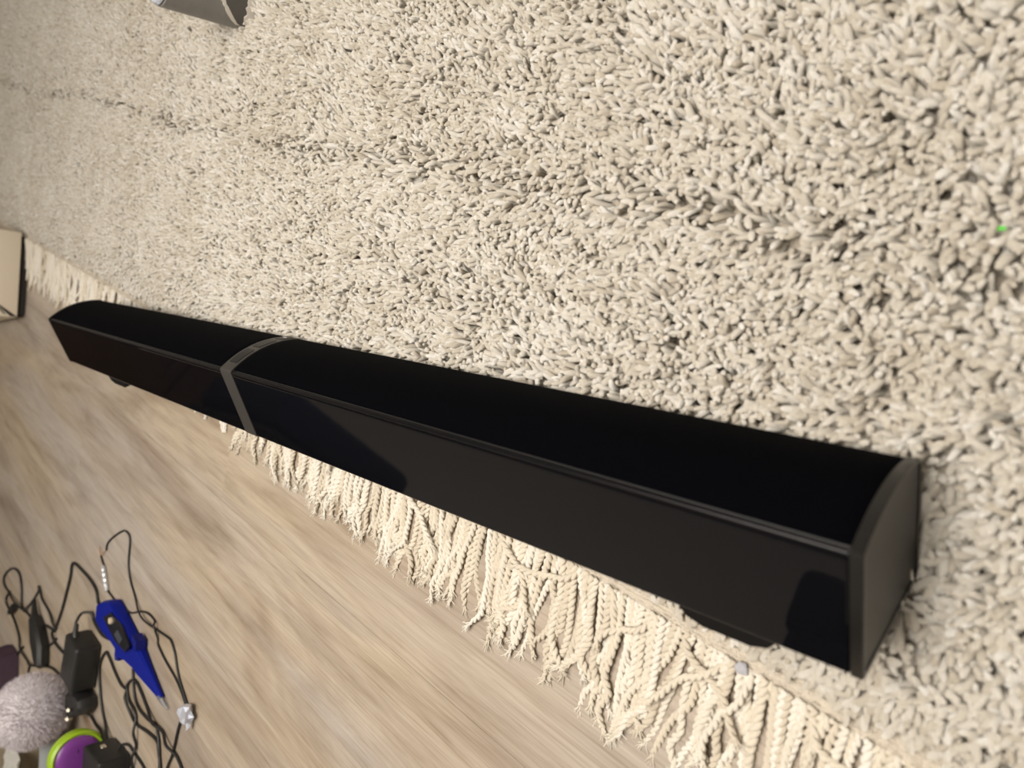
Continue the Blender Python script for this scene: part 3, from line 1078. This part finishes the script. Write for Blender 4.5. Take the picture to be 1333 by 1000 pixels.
o = from_bm('neck', bm, M_['plush_neck'], toy)
o['label'] = 'blue-grey felt neck'

# khaki cloth, aubergine cloth, white paper in the far corner
def cloth(name, cx, cy, rx, ry, h, m, label, cat, seed, rot=0.0):
    bm = bmesh.new()
    n = 26
    g = []
    for i in range(n + 1):
        row = []
        for j in range(n + 1):
            a, b = i / n * 2 - 1, j / n * 2 - 1
            r = max(abs(a), abs(b))
            e = max(0.0, 1 - r ** 4)
            z = h * (e ** .5) * (.72 + .40 * noise.noise(Vector((a * 1.7 + seed, b * 1.7, seed)))) + .006 * abs(noise.noise(Vector((a * 5, b * 5 + seed, 1)))) * e
            k = 1 - .14 * (abs(a) * abs(b))
            row.append(bm.verts.new((a * rx * k, b * ry * k, max(.001, z) if r < 1 else .0006)))
        g.append(row)
    for i in range(n):
        for j in range(n):
            bm.faces.new((g[i][j], g[i + 1][j], g[i + 1][j + 1], g[i][j + 1]))
    rim = [g[0][j] for j in range(n + 1)] + [g[i][n] for i in range(1, n + 1)] + [g[n][j] for j in range(n - 1, -1, -1)] + [g[i][0] for i in range(n - 1, 0, -1)]
    bm.faces.new(rim[::-1])
    bmesh.ops.recalc_face_normals(bm, faces=bm.faces)
    o = from_bm(name, bm, m)
    o.location = (cx, cy, 0)
    o.rotation_euler = (0, 0, rot)
    return tag(o, label, cat)
cloth('folded_cloth', 1.165, 0.690, .080, .085, .045, M_['khaki'], 'rumpled khaki cloth under the white paper in the corner', 'cloth', 3.1, .3)
cloth('dark_cloth', 1.295, 0.610, .045, .050, .060, M_['aubergine'], 'dark aubergine cloth bundle behind the grey ball', 'cloth', 8.2, .2)
bm = bmesh.new()
n = 10
g = []
for i in range(n + 1):
    row = []
    for j in range(n + 1):
        a, b = i / n * 2 - 1, j / n * 2 - 1
        row.append(bm.verts.new((a * .034, b * .028, .046 + .010 * abs(a) ** 1.5 + .004 * noise.noise(Vector((a * 2.2, b * 2.2, 4))))))
    g.append(row)
for i in range(n):
    for j in range(n):
        bm.faces.new((g[i][j], g[i + 1][j], g[i + 1][j + 1], g[i][j + 1]))
r = bmesh.ops.solidify(bm, geom=bm.faces[:], thickness=.0012)
o = from_bm('paper_scrap', bm, M_['paper'], None, smooth=False)
o.location = (1.085, 0.660, -.012)
tag(o, 'creased white paper scrap lying on the khaki cloth', 'paper')

# ------------------------------------------------------------------ cream carton at the far left
cb = empty('carton', (1.418, 0.010, 0.0), (0, 0, R(-82)))
tag(cb, 'cream cardboard carton standing at the left edge past the bar', 'box')
from_bm('base', box_bm(.006, .144, .006, .20, .0006, .014, .001, 1), M_['carton_dark'], cb, smooth=False)  # dark strip standing in for the shaded gap below the carton
from_bm('side_panel', box_bm(0, .15, 0, .21, .013, .085, .0015, 2), M_['carton'], cb, angle=30)
SW = Matrix(((0, 1, 0, 0), (1, 0, 0, 0), (0, 0, 1, 0), (0, 0, 0, 1)))
for nm_, poly in (('flap_edge', [(.004, .030), (.004, .0325), (.055, .082), (.055, .0795)]), ('flap_gap', [(.001, .013), (.001, .023), (.022, .046), (.022, .044)])):
    bm = prism(poly, 'x', -.0010, .001)
    bm.transform(SW)
    bmesh.ops.recalc_face_normals(bm, faces=bm.faces)
    from_bm(nm_, bm, M_['carton_dark'], cb, smooth=False)

# ------------------------------------------------------------------ grey tape wrapped roll
rl = empty('tape_roll', (0.634, -0.360, 0.024), (R(-7), R(3), 0))
tag(rl, 'grey tape-wrapped roll standing on the rug at the top edge', 'roll')
RR, RH = .0270, .080
def cyl(r0, r1, z0, z1, seg=40, bev=.002, a0=0, a1=2 * PI, jag=0):
    bm = bmesh.new()
    prof = [(r0 - bev, z0), (r0, z0 + bev)] + [(r0 + (r1 - r0) * k / 5, z0 + bev + (z1 - z0 - 2 * bev) * k / 5) for k in range(1, 5)] + [(r1, z1 - bev), (r1 - bev, z1)]
    rings = []
    for r, z in prof:
        rings.append([bm.verts.new((r * math.cos(2 * PI * k / seg) * (1 + .012 * noise.noise(Vector((k * .5, z * 60, 2)))), r * math.sin(2 * PI * k / seg), z)) for k in range(seg)])
    for a, b in zip(rings, rings[1:]):
        for k in range(seg):
            bm.faces.new((a[k], a[(k + 1) % seg], b[(k + 1) % seg], b[k]))
    bm.faces.new(rings[0][::-1]); bm.faces.new(rings[-1])
    bmesh.ops.recalc_face_normals(bm, faces=bm.faces)
    return bm
from_bm('wrapped_body', cyl(RR, RR * .98, .002, RH), M_['tape'], rl, angle=40)
o = from_bm('core_end', cyl(RR * .95, RR * .93, RH - .001, RH + .0035, bev=.0015), M_['tape_core'], rl, angle=40)
o['label'] = 'fluffy blue-grey end'
# loose layer of darker tape with a torn pale edge
def layer(r, z0f, z1f, a0, a1, th_, n=30, bm=None):
    if bm is None:
        bm = bmesh.new()
    g = []
    for i in range(n + 1):
        t = i / n
        a = a0 + (a1 - a0) * t
        zz0, zz1 = z0f(t), z1f(t)
        c, s_ = math.cos(a), math.sin(a)
        g.append([bm.verts.new((r * c, r * s_, zz0)), bm.verts.new((r * c, r * s_, zz1)), bm.verts.new(((r + th_) * c, (r + th_) * s_, zz1)), bm.verts.new(((r + th_) * c, (r + th_) * s_, zz0))])
    for a, b in zip(g, g[1:]):
        for k in range(4):
            bm.faces.new((a[k], a[(k + 1) % 4], b[(k + 1) % 4], b[k]))
    bm.faces.new(g[0]); bm.faces.new(g[-1][::-1])
    bmesh.ops.recalc_face_normals(bm, faces=bm.faces)
    return bm
jag = lambda t, s: .0012 * noise.noise(Vector((t * 17, s, 0)))
A0, A1 = R(112), R(240)
lo = lambda t: .004
hi = lambda t: .013 + .050 * t ** .8
from_bm('loose_tape', layer(RR + .0008, lambda t: lo(t) + jag(t, 1), lambda t: hi(t) + jag(t, 5), A0, A1, .0022), M_['tape2'], rl, angle=40)
o = from_bm('torn_edge', layer(RR + .0006, lambda t: hi(t) + jag(t, 5) - .0005, lambda t: hi(t) + .004 + 2 * jag(t, 9), A0, A1, .0026), M_['tape_edge'], rl, angle=40)
o = from_bm('torn_end', layer(RR + .0006, lambda t: .002 + jag(t, 2), lambda t: .011 + 3 * jag(t, 8), R(118), R(178), .0034, 12), M_['tape_edge'], rl, angle=40)

# ------------------------------------------------------------------ specks on the rug
o = crumple('lint_fleck', (-0.0115, -0.1385, .030), (.0022, .0011, .0009), M_['green'], 21, 1)
tag(o, 'tiny bright green fleck on the rug near the right edge', 'fleck')
o = crumple('plastic_scrap', (0.0650, 0.0675, .0075), (.0048, .0036, .0016), M_['scrap'], 33, 1)
tag(o, 'small crumpled clear plastic scrap at the top of the fringe', 'scrap')

# ================================================================== unseen furniture, added for its reflections in the glossy face
def furn(name, u, v, rot, label, cat):
    x, y = room_xy(u, v)
    o = empty(name, (x, y, 0), (0, 0, GA + rot))
    return tag(o, label, cat)
ch = furn('armchair', -0.15, 1.30, 0, 'unseen black upholstered armchair added for its dark reflection at the near end of the bar', 'armchair')
from_bm('seat_base', box_bm(-.36, .36, -.30, .34, .05, .30, .03, 3), M_['charcoal'], ch)
from_bm('seat_cushion', box_bm(-.27, .27, -.29, .22, .30, .37, .03, 4), M_['charcoal'], ch)
from_bm('backrest', box_bm(-.36, .36, .20, .36, .28, .50, .05, 4), M_['charcoal'], ch)
for s in (-1, 1):
    from_bm('armrest', box_bm(min(s * .37, s * .28), max(s * .37, s * .28), -.30, .22, .28, .40, .03, 3), M_['charcoal'], ch)
    for q in (-.24, .28):
        from_bm('leg', box_bm(s * .31 - .02, s * .31 + .02, q - .02, q + .02, 0, .06, .003, 1), M_['walnut'], ch)

so = furn('pouffe', 1.77, 1.24, R(12), 'unseen navy and black upholstered pouffe added for its dark reflection in the middle of the bar', 'pouffe')
from_bm('base', box_bm(-.30, .30, -.26, .26, .03, .24, .03, 3), M_['charcoal'], so)
from_bm('cushion', box_bm(-.29, .29, -.25, .25, .24, .36, .045, 4), M_['navy'], so)
for s in (-1, 1):
    for q in (-1, 1):
        from_bm('leg', box_bm(s * .24 - .02, s * .24 + .02, q * .2 - .02, q * .2 + .02, 0, .035, .003, 1), M_['walnut'], so)

sb = furn('sideboard', 2.72, 0.95, 0, 'unseen dark brown wooden sideboard added for its reflection at the far end of the bar', 'sideboard')
from_bm('body', box_bm(-.20, .20, -.75, .75, .06, .62, .006, 2), M_['walnut'], sb)
from_bm('top', box_bm(-.22, .20, -.77, .77, .62, .645, .004, 2), M_['walnut'], sb)
for k in (-1, 0, 1):
    d_ = from_bm('door', box_bm(-.216, -.20, k * .49 - .235, k * .49 + .235, .09, .60, .003, 1), M_['walnut'], sb)
    from_bm('handle', tube([Vector((-.228, k * .49 + .19, .30)), Vector((-.228, k * .49 + .19, .42))], .006, 10), M_['walnut'], d_)
for s in (-1, 1):
    for q in (-1, 1):
        from_bm('leg', box_bm(s * .16 - .02, s * .16 + .02, q * .68 - .02, q * .68 + .02, 0, .062, .003, 1), M_['walnut'], sb)

# unseen lamps that light the room; the pendant is made up
cl = empty('ceiling_lamp', (1.10, 0.25, HT))
tag(cl, 'wide round white ceiling lamp over the far end of the bar', 'lamp')
bm = bmesh.new()
bmesh.ops.create_cone(bm, cap_ends=True, segments=48, radius1=.56, radius2=.57, depth=.03)
bm.transform(Matrix.Translation((0, 0, -.016)))
from_bm('housing', bm, M_['skirt'], cl, angle=40)
bm = bmesh.new()
bmesh.ops.create_cone(bm, cap_ends=True, segments=48, radius1=.53, radius2=.55, depth=.02)
bm.transform(Matrix.Translation((0, 0, -.042)))
from_bm('diffuser', bm, M_['lampglass'], cl, angle=40)
pd = empty('added_pendant_lamp', (0.16, -0.10, HT))  # invented pendant body around the added pool light
tag(pd, 'made-up white drum pendant lamp added above the rug for a pool of light', 'lamp')
from_bm('cord', tube([Vector((0, 0, -.002)), Vector((0, 0, -1.10))], .004, 8), M_['skirt'], pd)
bm = bmesh.new()
rings = [[bm.verts.new((r * math.cos(2 * PI * k / 48), r * math.sin(2 * PI * k / 48), z)) for k in range(48)] for r, z in ((.02, -1.08), (.45, -1.085), (.455, -1.295), (.448, -1.295), (.443, -1.092), (.02, -1.088))]
for i in range(len(rings)):
    a, b = rings[i], rings[(i + 1) % len(rings)]
    for k in range(48):
        bm.faces.new((a[k], a[(k + 1) % 48], b[(k + 1) % 48], b[k]))
bmesh.ops.recalc_face_normals(bm, faces=bm.faces)
from_bm('shade', bm, M_['skirt'], pd, angle=50)
bm = bmesh.new()
bmesh.ops.create_cone(bm, cap_ends=True, segments=48, radius1=.443, radius2=.443, depth=.01)
bm.transform(Matrix.Translation((0, 0, -1.288)))
from_bm('diffuser', bm, M_['lampglass'], pd, angle=60)
